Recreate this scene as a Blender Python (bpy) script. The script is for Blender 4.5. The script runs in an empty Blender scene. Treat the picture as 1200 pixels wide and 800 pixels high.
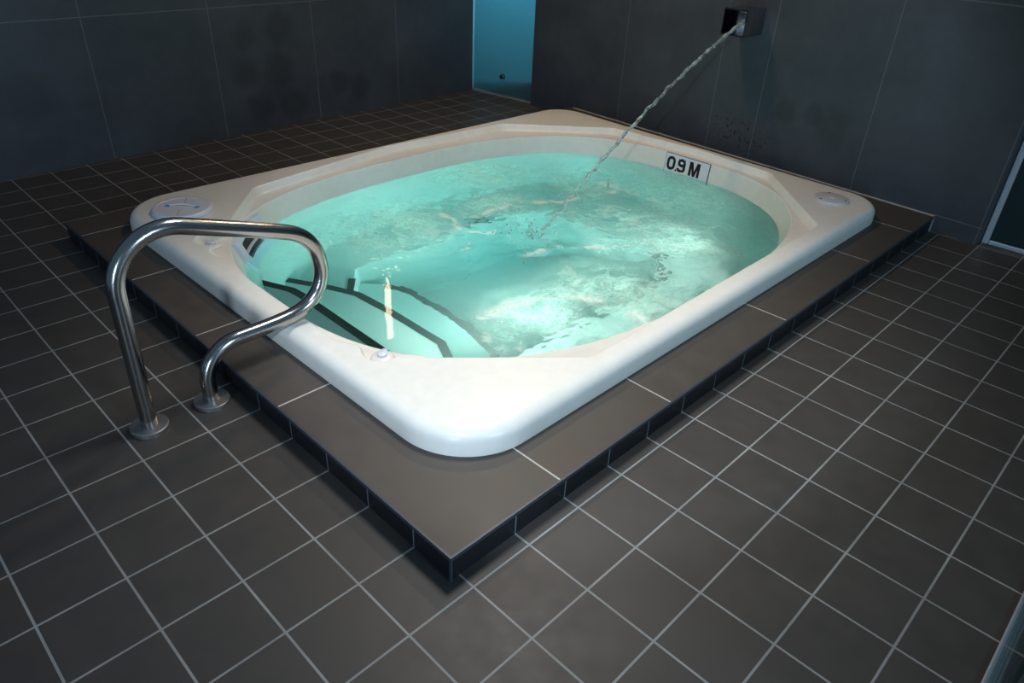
import bpy, bmesh, math, random
import numpy as np
from mathutils import Vector, Matrix
U = 0.2                      # one floor tile = 0.2 m; all layout below is in tiles
S = bpy.context.scene
COL = S.collection
random.seed(4)
PI = math.pi

# ------------------------------------------------------------------ camera, world, lights, exposure
CAMP = (-4.10275, -4.33986, 7.28137)
CX = Vector((0.70487616, -0.70816598, 0.04062681))
CYD = Vector((-0.34882585, -0.39593712, -0.84944354))
CZ = Vector((0.61763268, 0.58458082, -0.52611324))
cd = bpy.data.cameras.new('camera'); cam = bpy.data.objects.new('camera', cd); COL.objects.link(cam)
M = Matrix((CX, -CYD, -CZ)).transposed().to_4x4()
M.translation = Vector(CAMP) * U
cam.matrix_world = M
cd.sensor_width = 36.0; cd.sensor_fit = 'HORIZONTAL'; cd.lens = 842.936 / 1200 * 36.0
cd.clip_start = 0.02; cd.clip_end = 200
S.camera = cam
S.view_settings.view_transform = 'Standard'; S.view_settings.look = 'None'
S.view_settings.gamma = 1.0; S.view_settings.use_curve_mapping = False
S.view_settings.exposure = 0.0
S.cycles.use_denoising = True
S.cycles.max_bounces = 14; S.cycles.transmission_bounces = 10; S.cycles.transparent_max_bounces = 12
S.cycles.caustics_refractive = True; S.cycles.caustics_reflective = False
S.cycles.sample_clamp_indirect = 4.0
S.cycles.blur_glossy = 0.5

W = bpy.data.worlds.new('world'); S.world = W; W.use_nodes = True
W.node_tree.nodes['Background'].inputs[0].default_value = (0.42, 0.70, 1.0, 1)
W.node_tree.nodes['Background'].inputs[1].default_value = 0.17


def lamp(name, kind, loc, aim, energy, color, size=0.1, size_y=None, spot=None, blend=1.0, shape=None, spread=None):
    d = bpy.data.lights.new(name, kind); d.energy = energy; d.color = color
    if kind == 'AREA':
        d.shape = shape or ('RECTANGLE' if size_y else 'DISK'); d.size = size
        if size_y: d.size_y = size_y
        if spread: d.spread = spread
    else:
        d.shadow_soft_size = size
    if kind == 'SPOT':
        d.spot_size = spot; d.spot_blend = blend
    d.cycles.is_caustics_light = 'ceiling' in name
    o = bpy.data.objects.new(name, d); COL.objects.link(o)
    p = Vector(loc) * U; o.location = p
    o.rotation_euler = (Vector(aim) * U - p).to_track_quat('-Z', 'Y').to_euler()
    return o


lamp('ceiling_light', 'SPOT', (5.6, 4.4, 14.0), (4.3, 2.9, 0), 240, (1.0, 0.975, 0.93), size=0.32, spot=math.radians(76), blend=1.0)
lamp('far_ceiling_light', 'AREA', (12.0, 10.5, 14.0), (12.0, 10.5, 0), 28, (1.0, 0.68, 0.38), size=0.25)
flash_at = Vector(CAMP) - CX * 1.6 - CYD * 1.2
lamp('camera_flash', 'SPOT', flash_at, (9.6, 5.6, 0), 125, (0.72, 0.86, 1.0), size=0.045, spot=math.radians(58), blend=0.30)
lamp('window_daylight', 'AREA', (-24.5, -14.2, 5.0), (8, 6.5, 1), 100, (0.58, 0.78, 1.0), size=0.45, size_y=1.8)
lamp('rear_window_daylight', 'AREA', (1.0, -26.0, 10.0), (7, 4, 1), 125, (0.52, 0.76, 1.0), size=0.9, size_y=1.3)

# ------------------------------------------------------------------ node helpers


class NT:
    def __init__(s, name):
        s.m = bpy.data.materials.new(name); s.m.use_nodes = True
        s.t = s.m.node_tree; s.t.nodes.clear()
        s.out = s.t.nodes.new('ShaderNodeOutputMaterial')

    def n(s, typ, **kw):
        x = s.t.nodes.new(typ)
        for k, v in kw.items(): setattr(x, k, v)
        return x

    def link(s, a, b): s.t.links.new(a, b)

    def put(s, sock, v):
        if isinstance(v, bpy.types.NodeSocket): s.t.links.new(v, sock)
        elif isinstance(v, (tuple, list)) and len(v) == 3 and sock.type == 'RGBA': sock.default_value = (*v, 1)
        else: sock.default_value = v

    def math(s, op, a, b=None, c=None, clamp=False):
        x = s.n('ShaderNodeMath', operation=op); x.use_clamp = clamp
        s.put(x.inputs[0], a)
        if b is not None: s.put(x.inputs[1], b)
        if c is not None: s.put(x.inputs[2], c)
        return x.outputs[0]

    def mix(s, f, a, b):
        x = s.n('ShaderNodeMix', data_type='RGBA')
        s.put(x.inputs[0], f); s.put(x.inputs[6], a); s.put(x.inputs[7], b)
        return x.outputs[2]

    def pos(s):
        g = s.n('ShaderNodeTexCoord'); v = s.n('ShaderNodeVectorMath', operation='SCALE')
        s.link(g.outputs['Object'], v.inputs[0]); v.inputs[3].default_value = 1 / U
        return v.outputs[0]

    def xyz(s, v):
        x = s.n('ShaderNodeSeparateXYZ'); s.link(v, x.inputs[0]); return x.outputs

    def noise(s, v, scale, detail=4, rough=0.55, dist=0.0):
        x = s.n('ShaderNodeTexNoise'); s.link(v, x.inputs['Vector'])
        x.inputs['Scale'].default_value = scale; x.inputs['Detail'].default_value = detail
        x.inputs['Roughness'].default_value = rough; x.inputs['Distortion'].default_value = dist
        return x.outputs[0]

    def ramp(s, f, lo, hi):
        x = s.n('ShaderNodeMapRange'); x.clamp = True
        s.put(x.inputs[0], f); x.inputs[1].default_value = lo; x.inputs[2].default_value = hi
        return x.outputs[0]

    def bump(s, h, strength, dist, normal=None):
        x = s.n('ShaderNodeBump'); s.put(x.inputs['Height'], h)
        x.inputs['Strength'].default_value = strength; x.inputs['Distance'].default_value = dist
        if normal is not None: s.link(normal, x.inputs['Normal'])
        return x.outputs[0]

    def near(s, c, at, w):
        return s.math('LESS_THAN', s.math('ABSOLUTE', s.math('SUBTRACT', c, at)), w)

    def grid(s, c, w, period=1.0, off=0.0):
        a = s.math('DIVIDE', s.math('SUBTRACT', c, off), period)
        f = s.math('ABSOLUTE', s.math('SUBTRACT', s.math('FRACT', s.math('ADD', a, 0.5)), 0.5))
        return s.math('LESS_THAN', f, w / period)

    def lines(s, c, ats, w):
        r = None
        for a in ats:
            q = s.near(c, a, w); r = q if r is None else s.math('MAXIMUM', r, q)
        return r

    def pbr(s, color, rough=0.5, metal=0.0, normal=None, spec=None, **kw):
        p = s.n('ShaderNodeBsdfPrincipled')
        s.put(p.inputs['Base Color'], color); s.put(p.inputs['Roughness'], rough); s.put(p.inputs['Metallic'], metal)
        if spec is not None: s.put(p.inputs['Specular IOR Level'], spec)
        if normal is not None: s.link(normal, p.inputs['Normal'])
        for k, v in kw.items(): s.put(p.inputs[k], v)
        s.link(p.outputs[0], s.out.inputs[0])
        return s.m


def plain(name, color, rough=0.5, metal=0.0, bump=0.0, bscale=30.0, **kw):
    k = NT(name); nrm = None
    p = k.pos()
    v = k.noise(p, bscale * 0.15, 3)
    c = k.mix(k.ramp(v, 0.3, 0.7), tuple(x * 0.94 for x in color), color)
    if bump: nrm = k.bump(k.noise(p, bscale, 3), bump, 0.002)
    return k.pbr(c, rough, metal, nrm, **kw)


def tile_mat(name, c0, c1, grout, linefn, rough=0.45):
    k = NT(name); p = k.pos(); x, y, z = k.xyz(p)
    ln = linefn(k, x, y, z)
    fl = k.n('ShaderNodeVectorMath', operation='FLOOR'); k.link(p, fl.inputs[0])
    wn = k.n('ShaderNodeTexWhiteNoise'); k.link(fl.outputs[0], wn.inputs[0])
    mott = k.noise(p, 2.2, 6, 0.6)
    f = k.math('ADD', k.math('MULTIPLY', wn.outputs[0], 0.35), k.math('MULTIPLY', k.ramp(mott, 0.3, 0.7), 0.65))
    base = k.mix(f, c0, c1)
    speck = k.ramp(k.noise(p, 9.0, 2, 0.5), 0.74, 0.80)
    base = k.mix(k.math('MULTIPLY', speck, 0.12), base, (0.16, 0.15, 0.14))
    gcol = k.mix(k.ramp(k.noise(p, 1.1, 3), 0.35, 0.65), tuple(g * 0.7 for g in grout), grout)
    col = k.mix(ln, base, gcol)
    hb = k.math('ADD', k.math('MULTIPLY', ln, -1.0), k.math('MULTIPLY', k.noise(p, 26.0, 4), 0.10))
    r = k.math('ADD', k.math('MULTIPLY', k.ramp(mott, 0.3, 0.7), 0.10), rough)
    return k.pbr(col, r, 0, k.bump(hb, 0.35, 0.0015), spec=0.35)


GROUT = (0.30, 0.31, 0.31)
M_floor = tile_mat('floor_tile', (0.048, 0.044, 0.041), (0.061, 0.055, 0.050), GROUT,
                   lambda k, x, y, z: k.math('MAXIMUM', k.grid(x, 0.0145), k.grid(y, 0.0145)))


def plinth_lines(k, x, y, z):
    a = k.math('MULTIPLY', k.lines(x, [1.87, 4.57, 8.57, 12.67, 15.37], 0.014), k.math('LESS_THAN', y, 4.0))
    b = k.math('MULTIPLY', k.lines(y, [4.335, 7.145, 10.0, 12.85], 0.014), k.math('LESS_THAN', x, 2.0))
    return k.math('MAXIMUM', a, b)


M_plinth = tile_mat('plinth_top_tile', (0.056, 0.047, 0.040), (0.070, 0.060, 0.051), (0.46, 0.45, 0.43), plinth_lines)
M_plinth_side = tile_mat('plinth_side_tile', (0.010, 0.011, 0.013), (0.014, 0.015, 0.017), (0.16, 0.18, 0.2),  # dark tile, with the shade of the unlit risers put into its colour
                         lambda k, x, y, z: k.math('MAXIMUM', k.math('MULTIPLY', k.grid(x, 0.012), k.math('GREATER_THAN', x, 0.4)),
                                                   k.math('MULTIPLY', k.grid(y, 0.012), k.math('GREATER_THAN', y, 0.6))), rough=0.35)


def wall_mat(name, seams_fn, stains, specks=None, sheen=False):
    k = NT(name); p = k.pos(); x, y, z = k.xyz(p)
    ln = seams_fn(k, x, y, z)
    n1 = k.ramp(k.noise(p, 0.45, 6, 0.6), 0.3, 0.72)
    n2 = k.ramp(k.noise(p, 2.6, 5, 0.65), 0.35, 0.7)
    f = k.math('ADD', k.math('MULTIPLY', n1, 0.7), k.math('MULTIPLY', n2, 0.3))
    base = k.mix(f, (0.032, 0.038, 0.046), (0.058, 0.068, 0.080))
    # damp blotches soaked into the slabs (x along the wall, height, radius)
    for sx, sz, r in stains:
        dx = k.math('SUBTRACT', x, sx); dz = k.math('SUBTRACT', z, sz)
        d = k.math('SQRT', k.math('ADD', k.math('MULTIPLY', dx, dx), k.math('MULTIPLY', dz, dz)))
        d = k.math('ADD', d, k.math('MULTIPLY', k.math('SUBTRACT', k.noise(p, 1.8, 3), 0.5), 0.35))
        m = k.math('SUBTRACT', 1.0, k.ramp(d, r * 0.6, r * 1.1))
        base = k.mix(k.math('MULTIPLY', m, 0.42), base, (0.018, 0.021, 0.025))
    if specks:
        sx, sz, rx, rz = specks
        dx = k.math('DIVIDE', k.math('SUBTRACT', x, sx), rx); dz = k.math('DIVIDE', k.math('SUBTRACT', z, sz), rz)
        d = k.math('SQRT', k.math('ADD', k.math('MULTIPLY', dx, dx), k.math('MULTIPLY', dz, dz)))
        m = k.math('SUBTRACT', 1.0, k.ramp(d, 0.2, 1.0))
        sp = k.ramp(k.noise(p, 9.0, 2, 0.5), 0.57, 0.63)
        base = k.mix(k.math('MULTIPLY', m, sp), base, (0.006, 0.006, 0.007))
    col = k.mix(ln, base, (0.11, 0.12, 0.13))
    hb = k.math('ADD', k.math('MULTIPLY', ln, -1.0), k.math('MULTIPLY', n2, 0.25))
    r = k.math('ADD', 0.42, k.math('MULTIPLY', n1, 0.18))
    return k.pbr(col, r, 0, k.bump(hb, 0.25, 0.002), spec=0.4)


# wall materials use each wall object's own coordinates: x runs along the wall, z up
M_wallA = wall_mat('slate_wall_slabs', lambda k, x, y, z: k.math('MAXIMUM', k.lines(x, [-8.2, -4.5, -0.85, 2.84, 6.53, 10.22, 13.91], 0.012), k.near(z, 3.96, 0.012)),
                   [(7.6, 3.1, .45), (8.9, 3.2, .6), (7.5, 1.9, .5), (8.8, 1.9, .6), (7.9, 0.8, .55), (9.2, 0.7, .6), (11.2, 1.2, .5), (12.1, 0.9, .5), (1.0, 2.0, .8)])
M_wallB = wall_mat('slate_feature_wall', lambda k, x, y, z: k.math('MAXIMUM', k.lines(x, [-0.87, 2.66, 6.08, 7.72, 11.6], 0.011),
                                                                   k.math('MAXIMUM', k.math('MULTIPLY', k.near(z, 0.46, 0.012), k.math('LESS_THAN', x, 0.26)), k.near(z, 5.6, 0.014))),
                   [(3.6, 2.0, .6), (5.2, 2.2, .4), (4.3, 2.2, .35)], specks=(6.7, 1.15, 1.5, 0.75))
M_acrylic = plain('cream_acrylic', (0.80, 0.785, 0.725), 0.30, 0, spec=0.5)
M_tub = plain('tub_interior_acrylic', (0.76, 0.765, 0.70), 0.25, 0)
M_white = plain('white_plastic', (0.66, 0.69, 0.77), 0.35, 0)
M_offwhite = plain('valve_plastic', (0.76, 0.74, 0.70), 0.3, 0)
M_lid = plain('grey_lid_plastic', (0.55, 0.56, 0.62), 0.4, 0, bump=0.1)
M_black = plain('black_vinyl', (0.008, 0.009, 0.010), 0.45, 0)
M_ink = plain('black_lettering', (0.006, 0.006, 0.007), 0.5, 0)
M_signface = plain('sign_white_glaze', (0.70, 0.73, 0.76), 0.25, 0)
M_signedge = plain('sign_dark_edge', (0.09, 0.10, 0.10), 0.5, 0)
M_dark = plain('dark_parts_and_shade', (0.01, 0.014, 0.016), 0.5, 0)
M_blue = plain('blue_mark', (0.10, 0.30, 0.62), 0.5, 0)
M_screw = plain('screw_metal', (0.10, 0.10, 0.12), 0.4, 0.7)
M_alu = plain('brushed_aluminium', (0.52, 0.58, 0.64), 0.42, 0.6)
M_trim = plain('grey_edge_trim', (0.045, 0.055, 0.075), 0.4, 0.2)
M_seal = plain('grey_sealant', (0.26, 0.27, 0.27), 0.6, 0)
M_chrome = plain('dark_polished_steel', (0.30, 0.30, 0.31), 0.06, 1.0)
M_doorglass = plain('dark_tinted_glass', (0.010, 0.030, 0.034), 0.12, 0, spec=0.5)


def steel():
    k = NT('brushed_stainless_steel'); p = k.pos()
    n = k.noise(p, 18.0, 4, 0.6)
    c = k.mix(n, (0.36, 0.35, 0.33), (0.48, 0.46, 0.44))
    return k.pbr(c, k.math('ADD', 0.15, k.math('MULTIPLY', n, 0.10)), 1.0, k.bump(k.noise(p, 60.0, 2), 0.04, 0.001))


M_steel = steel()
M_flange = plain('brushed_flange_steel', (0.50, 0.48, 0.46), 0.38, 1.0)


def frosted(name, tint, gloss):
    k = NT(name)
    tr = k.n('ShaderNodeBsdfTranslucent'); tr.inputs[0].default_value = (*tint, 1)
    df = k.n('ShaderNodeBsdfDiffuse'); df.inputs[0].default_value = (*[t * 0.5 for t in tint], 1)
    mx = k.n('ShaderNodeMixShader'); mx.inputs[0].default_value = 0.35
    k.link(tr.outputs[0], mx.inputs[1]); k.link(df.outputs[0], mx.inputs[2])
    gl = k.n('ShaderNodeBsdfGlossy'); gl.inputs['Roughness'].default_value = 0.25
    fr = k.n('ShaderNodeFresnel'); fr.inputs[0].default_value = 1.45
    m2 = k.n('ShaderNodeMixShader'); k.link(fr.outputs[0], m2.inputs[0])
    k.link(mx.outputs[0], m2.inputs[1]); k.link(gl.outputs[0], m2.inputs[2])
    k.link(m2.outputs[0], k.out.inputs[0])
    return k.m


M_frost = frosted('frosted_blue_glass', (0.25, 0.54, 0.62), 0.2)


def clear_glass():
    k = NT('clear_green_glass')
    tr = k.n('ShaderNodeBsdfTransparent'); tr.inputs[0].default_value = (0.62, 0.72, 0.72, 1)
    gl = k.n('ShaderNodeBsdfGlossy'); gl.inputs['Roughness'].default_value = 0.02
    fr = k.n('ShaderNodeFresnel'); fr.inputs[0].default_value = 1.45
    m = k.n('ShaderNodeMixShader'); k.link(k.math('MULTIPLY', fr.outputs[0], 0.5), m.inputs[0])
    k.link(tr.outputs[0], m.inputs[1]); k.link(gl.outputs[0], m.inputs[2]); k.link(m.outputs[0], k.out.inputs[0])
    return k.m


M_glass = clear_glass()


def emissive(name, color, strength):
    k = NT(name); e = k.n('ShaderNodeEmission'); e.inputs[0].default_value = (*color, 1); e.inputs[1].default_value = strength
    k.link(e.outputs[0], k.out.inputs[0]); return k.m


def water_mat():
    k = NT('spa_water'); p = k.pos()
    at = k.n('ShaderNodeAttribute'); at.attribute_name = 'foam'
    cl = k.xyz(at.outputs['Vector'])
    b1 = k.bump(k.noise(p, 6.0, 4, 0.62), 0.10, 0.006)
    bs = [q for q in k.t.nodes if q.bl_idname == 'ShaderNodeBump'][-1]; k.link(k.math('MULTIPLY', cl[2], 0.30), bs.inputs['Strength'])
    rf = k.n('ShaderNodeBsdfRefraction'); rf.inputs['IOR'].default_value = 1.33; rf.inputs['Roughness'].default_value = 0.0
    rf.inputs[0].default_value = (0.97, 1.0, 0.99, 1); k.link(b1, rf.inputs['Normal'])
    gl = k.n('ShaderNodeBsdfGlossy'); gl.inputs['Roughness'].default_value = 0.02; k.link(b1, gl.inputs['Normal'])
    fr = k.n('ShaderNodeFresnel'); fr.inputs[0].default_value = 1.33; k.link(b1, fr.inputs['Normal'])
    m = k.n('ShaderNodeMixShader'); k.link(fr.outputs[0], m.inputs[0]); k.link(rf.outputs[0], m.inputs[1]); k.link(gl.outputs[0], m.inputs[2])
    # bubbles carried in the surface: pale froth
    d1 = k.n('ShaderNodeBsdfDiffuse'); d1.inputs[0].default_value = (0.64, 0.97, 0.82, 1)
    d2 = k.n('ShaderNodeBsdfTranslucent'); d2.inputs[0].default_value = (0.7, 1.0, 0.9, 1)
    df = k.n('ShaderNodeMixShader'); df.inputs[0].default_value = 0.4; k.link(d1.outputs[0], df.inputs[1]); k.link(d2.outputs[0], df.inputs[2])
    dw = k.n('ShaderNodeBsdfDiffuse'); dw.inputs[0].default_value = (0.80, 0.90, 0.82, 1)
    fine = k.ramp(k.noise(p, 14.0, 6, 0.7), 0.30, 0.72)
    c = k.math('MULTIPLY', cl[0], k.math('ADD', 0.45, k.math('MULTIPLY', fine, 0.55)), clamp=True)
    m2 = k.n('ShaderNodeMixShader'); k.link(c, m2.inputs[0]); k.link(m.outputs[0], m2.inputs[1]); k.link(df.outputs[0], m2.inputs[2])
    w = k.math('MULTIPLY', cl[1], k.math('ADD', 0.5, k.math('MULTIPLY', fine, 0.5)), clamp=True)
    m3 = k.n('ShaderNodeMixShader'); k.link(w, m3.inputs[0]); k.link(m2.outputs[0], m3.inputs[1]); k.link(dw.outputs[0], m3.inputs[2])
    k.link(m3.outputs[0], k.out.inputs[0])
    va = k.n('ShaderNodeVolumeAbsorption'); va.inputs[0].default_value = (0.20, 0.785, 0.81, 1); va.inputs[1].default_value = 0.95
    vs = k.n('ShaderNodeVolumeScatter'); vs.inputs['Color'].default_value = (0.85, 1.0, 0.96, 1); vs.inputs['Density'].default_value = 0.25
    vs.inputs['Anisotropy'].default_value = 0.3
    ad = k.n('ShaderNodeAddShader'); k.link(va.outputs[0], ad.inputs[0]); k.link(vs.outputs[0], ad.inputs[1])
    k.link(ad.outputs[0], k.out.inputs[1])
    return k.m


M_water = water_mat()


def jet_mat():
    k = NT('aerated_water')
    p = k.pos()
    g = k.n('ShaderNodeBsdfGlass'); g.inputs['IOR'].default_value = 1.33; g.inputs['Roughness'].default_value = 0.05
    d = k.n('ShaderNodeBsdfDiffuse'); d.inputs[0].default_value = (0.50, 0.58, 0.54, 1)
    m = k.n('ShaderNodeMixShader')
    k.link(k.math('ADD', 0.20, k.math('MULTIPLY', k.ramp(k.noise(p, 5.0, 4), 0.40, 0.66), 0.45)), m.inputs[0])
    k.link(g.outputs[0], m.inputs[1]); k.link(d.outputs[0], m.inputs[2]); k.link(m.outputs[0], k.out.inputs[0])
    return k.m


M_jet = jet_mat()

# ------------------------------------------------------------------ mesh helpers


class MB:
    def __init__(s): s.v = []; s.f = []; s.mi = []

    def add(s, vs, fs, mi=0):
        o = len(s.v); s.v += [tuple(map(float, q)) for q in vs]
        s.f += [tuple(i + o for i in f) for f in fs]; s.mi += [mi] * len(fs)
        return s

    def box(s, x0, x1, y0, y1, z0, z1, mi=0):
        return s.add([(x0, y0, z0), (x1, y0, z0), (x1, y1, z0), (x0, y1, z0), (x0, y0, z1), (x1, y0, z1), (x1, y1, z1), (x0, y1, z1)],
                     [(0, 3, 2, 1), (4, 5, 6, 7), (0, 1, 5, 4), (1, 2, 6, 5), (2, 3, 7, 6), (3, 0, 4, 7)], mi)

    def prism(s, poly, z0, z1, mi=0):
        n = len(poly)
        return s.add([(x, y, z0) for x, y in poly] + [(x, y, z1) for x, y in poly],
                     [tuple(range(n - 1, -1, -1)), tuple(range(n, 2 * n))] + [(i, (i + 1) % n, n + (i + 1) % n, n + i) for i in range(n)], mi)

    def loft(s, rings, close=True, cap0=False, cap1=False, mi=0):
        n = len(rings[0]); vs = [q for r in rings for q in r]; fs = []
        for k in range(len(rings) - 1):
            for i in range(n if close else n - 1):
                j = (i + 1) % n
                fs.append((k * n + i, k * n + j, (k + 1) * n + j, (k + 1) * n + i))
        if cap0: fs.append(tuple(range(n - 1, -1, -1)))
        if cap1: fs.append(tuple(range((len(rings) - 1) * n, len(rings) * n)))
        return s.add(vs, fs, mi)

    def lathe(s, prof, c=(0, 0, 0), n=48, mi=0):
        rings = [[(c[0] + r * math.cos(2 * PI * i / n), c[1] + r * math.sin(2 * PI * i / n), c[2] + z) for i in range(n)] for r, z in prof]
        return s.loft(rings, True, True, True, mi)

    def tube(s, path, rad, n=24, caps=True, mi=0):
        P = [Vector(q) for q in path]; rings = []; prev = None
        for i, q in enumerate(P):
            t = (P[min(i + 1, len(P) - 1)] - P[max(i - 1, 0)]).normalized()
            if prev is None:
                a = t.orthogonal().normalized()
            else:
                a = (prev - t * prev.dot(t)).normalized()
            prev = a; b = t.cross(a)
            r = rad[i] if hasattr(rad, '__len__') else rad
            rings.append([q + (a * math.cos(2 * PI * k / n) + b * math.sin(2 * PI * k / n)) * r for k in range(n)])
        return s.loft(rings, True, caps, caps, mi)

    def frame(s, org, ux, uy, uz, other):
        o = Vector(org); ux, uy, uz = Vector(ux), Vector(uy), Vector(uz)
        return s.add([tuple(o + ux * q[0] + uy * q[1] + uz * q[2]) for q in other.v], other.f)


def obj(name, mb, mats, parent=None, smooth=None, base=(0, 0, 0), bevel=None):
    base = Vector(base)
    pw = Vector((0, 0, 0))
    q = parent
    while q is not None: pw += Vector(q.location); q = q.parent
    if parent is not None: base = pw / U
    me = bpy.data.meshes.new(name)
    me.from_pydata([((x - base[0]) * U, (y - base[1]) * U, (z - base[2]) * U) for x, y, z in mb.v], [], mb.f)
    if not isinstance(mats, (list, tuple)): mats = [mats]
    for m in mats: me.materials.append(m)
    if len(mats) > 1: me.polygons.foreach_set('material_index', mb.mi)
    bm = bmesh.new(); bm.from_mesh(me); bmesh.ops.recalc_face_normals(bm, faces=bm.faces); bm.to_mesh(me); bm.free()
    if smooth is not None:
        me.polygons.foreach_set('use_smooth', [True] * len(me.polygons))
        me.set_sharp_from_angle(angle=math.radians(smooth))
    o = bpy.data.objects.new(name, me); COL.objects.link(o)
    if parent is not None: o.parent = parent
    else: o.location = base * U
    if bevel:
        b = o.modifiers.new('bevel', 'BEVEL'); b.width = bevel * U; b.segments = 2; b.limit_method = 'ANGLE'
    return o


def tag(o, label, cat, group=None, kind=None):
    o['label'] = label; o['category'] = cat
    if group: o['group'] = group
    if kind: o['kind'] = kind
    return o


def thing(name, label, cat, loc):
    o = bpy.data.objects.new(name, None); COL.objects.link(o); o.location = Vector(loc) * U
    o.empty_display_size = 0.05
    return tag(o, label, cat)


def struct(o, label=None, cat=None):
    o['kind'] = 'structure'
    if label: o['label'] = label; o['category'] = cat
    return o


# ------------------------------------------------------------------ room shell
fx0, fx1, fy0, fy1 = -14.0, 24.0, -14.0, 20.4
hx0, hx1, hy0, hy1 = 1.36, 15.45, 1.68, 12.7           # opening for the sunken tub
mb = MB()
for a in ((fx0, fx1, fy0, hy0), (fx0, fx1, hy1, fy1), (fx0, hx0, hy0, hy1), (hx1, fx1, hy0, hy1)):
    mb.box(a[0], a[1], a[2], a[3], -0.6, 0.0)
struct(obj('floor', mb, M_floor), 'dark brown-grey square floor tiles with pale grout lines', 'floor')


def wall(name, p0, p1, z1, mat, label, thick=1.0):
    """slab whose own x axis runs from p0 towards p1 along the visible face, own origin at p0"""
    d = Vector((p1[0] - p0[0], p1[1] - p0[1])); L = d.length
    o = obj(name, MB().box(0, L, 0, thick, 0, z1), mat)
    o.location = Vector((p0[0], p0[1], 0)) * U; o.rotation_euler = (0, 0, math.atan2(d.y, d.x))
    return struct(o, label, 'wall')


# left/back wall: own x equals world x (nearly); face towards -y
ang = math.atan2(0.66, 18.0)
wa = obj('wall_back', MB().box(-14.0, 18.02, 0, 1.0, 0, 14.0), M_wallA)
wa.location = Vector((0, 19.06, 0)) * U; wa.rotation_euler = (0, 0, ang)
struct(wa, 'dark slate slab wall behind the strip of floor at far left', 'wall')
# feature wall with the spout: own x runs along world y, own origin at world y = 0
angB = math.atan2(1.0, 0.062)
wb = obj('wall_right', MB().box(-0.93, 16.25, -1.3, 0.0, 0, 14.0), M_wallB)
wb.location = Vector((17.03, 0, 0)) * U; wb.rotation_euler = (0, 0, angB)
struct(wb, 'dark slate slab wall carrying the water spout above the spa', 'wall')


def onB(y): return 17.03 + 0.062 * y


# corner opening: frosted pane, small lit room behind, kerb added to shade the pane's foot
g = thing('frosted_glass_panel', 'tall frosted blue glass panel in the far corner between two slate walls', 'glass panel', (18.25, 18.05, 0.0))
gp0, gp1 = Vector((18.04, 19.74)), Vector((18.32, 16.30))
gd = (gp1 - gp0).normalized(); gn = Vector((-gd.y, gd.x))


def gbox(s0, s1, t0, t1, z0, z1):
    m = MB(); q = [gp0 + gd * s0 + gn * t0, gp0 + gd * s1 + gn * t0, gp0 + gd * s1 + gn * t1, gp0 + gd * s0 + gn * t1]
    return m.prism([(v.x, v.y) for v in q], z0, z1)


GL = (gp1 - gp0).length
obj('pane', gbox(0.09, GL, 0.0, 0.06, 0.10, 12.5), M_frost, g)
M_edge = frosted('glass_edge_glow', (0.50, 0.86, 0.95), 0.2)  # edge glow put into a paler cyan than the pane
for q in (gbox(-0.02, 0.09, 0.0, 0.07, 0.05, 12.5), gbox(0.09, GL, 0.0, 0.07, 0.05, 0.10)):
    obj('glass_edge', q, M_edge, g)['label'] = 'glass edge with its glow put into a lighter cyan tint'
obj('bottom_seal', gbox(0.0, GL, -0.03, 0.09, 0.0, 0.05), M_seal, g)
kb = MB()
kc = gp0 + gd * 1.75 + gn * 0.0
kb.frame((kc.x, kc.y, 0.82), (gd.x, gd.y, 0), (0, 0, 1), (-gn.x, -gn.y, 0), MB().lathe([(0.0, 0.14), (0.085, 0.14), (0.10, 0.11), (0.10, 0.02), (0.12, 0.0), (0.12, -0.0)], n=24))
kn = obj('fixing_knob', kb, M_chrome, g, smooth=40); kn['label'] = 'round dark chrome fixing knob'
struct(obj('added_kerb', MB().box(18.45, 18.7, 16.0, 20.0, 0.0, 1.02), M_dark), 'low dark kerb added to block light behind the foot of the frosted glass panel', 'kerb')
struct(obj('wall_rear', MB().box(23.6, 24.0, 12.0, 20.4, 0, 14.0), M_wallA), 'wall of the room behind the frosted glass', 'wall')
lamp('back_room_light', 'AREA', (21.5, 18.0, 9.0), (18.3, 18.0, 4.0), 110, (0.45, 0.85, 1.0), size=0.6)

# door at the right end
dr = obj('door_1', MB().box(17.34, 17.40, -9.0, -1.10, 0.10, 10.4), M_doorglass); struct(dr, 'dark glass door in an aluminium frame at the right edge', 'door')
df = MB(); df.box(17.30, 17.44, -1.12, -0.96, 0.0, 10.5); df.box(17.30, 17.44, -9.0, -1.12, 0.0, 0.12); df.box(17.30, 17.44, -9.0, -1.12, 10.36, 10.5)
f = obj('door_frame', df, M_alu, dr, bevel=0.02); f['label'] = 'pale aluminium door frame'
struct(obj('wall_corner', MB().box(17.44, 24.0, -14.0, -0.5, 0, 14.0), M_wallA), 'dark wall around the glass door', 'wall')

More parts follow.
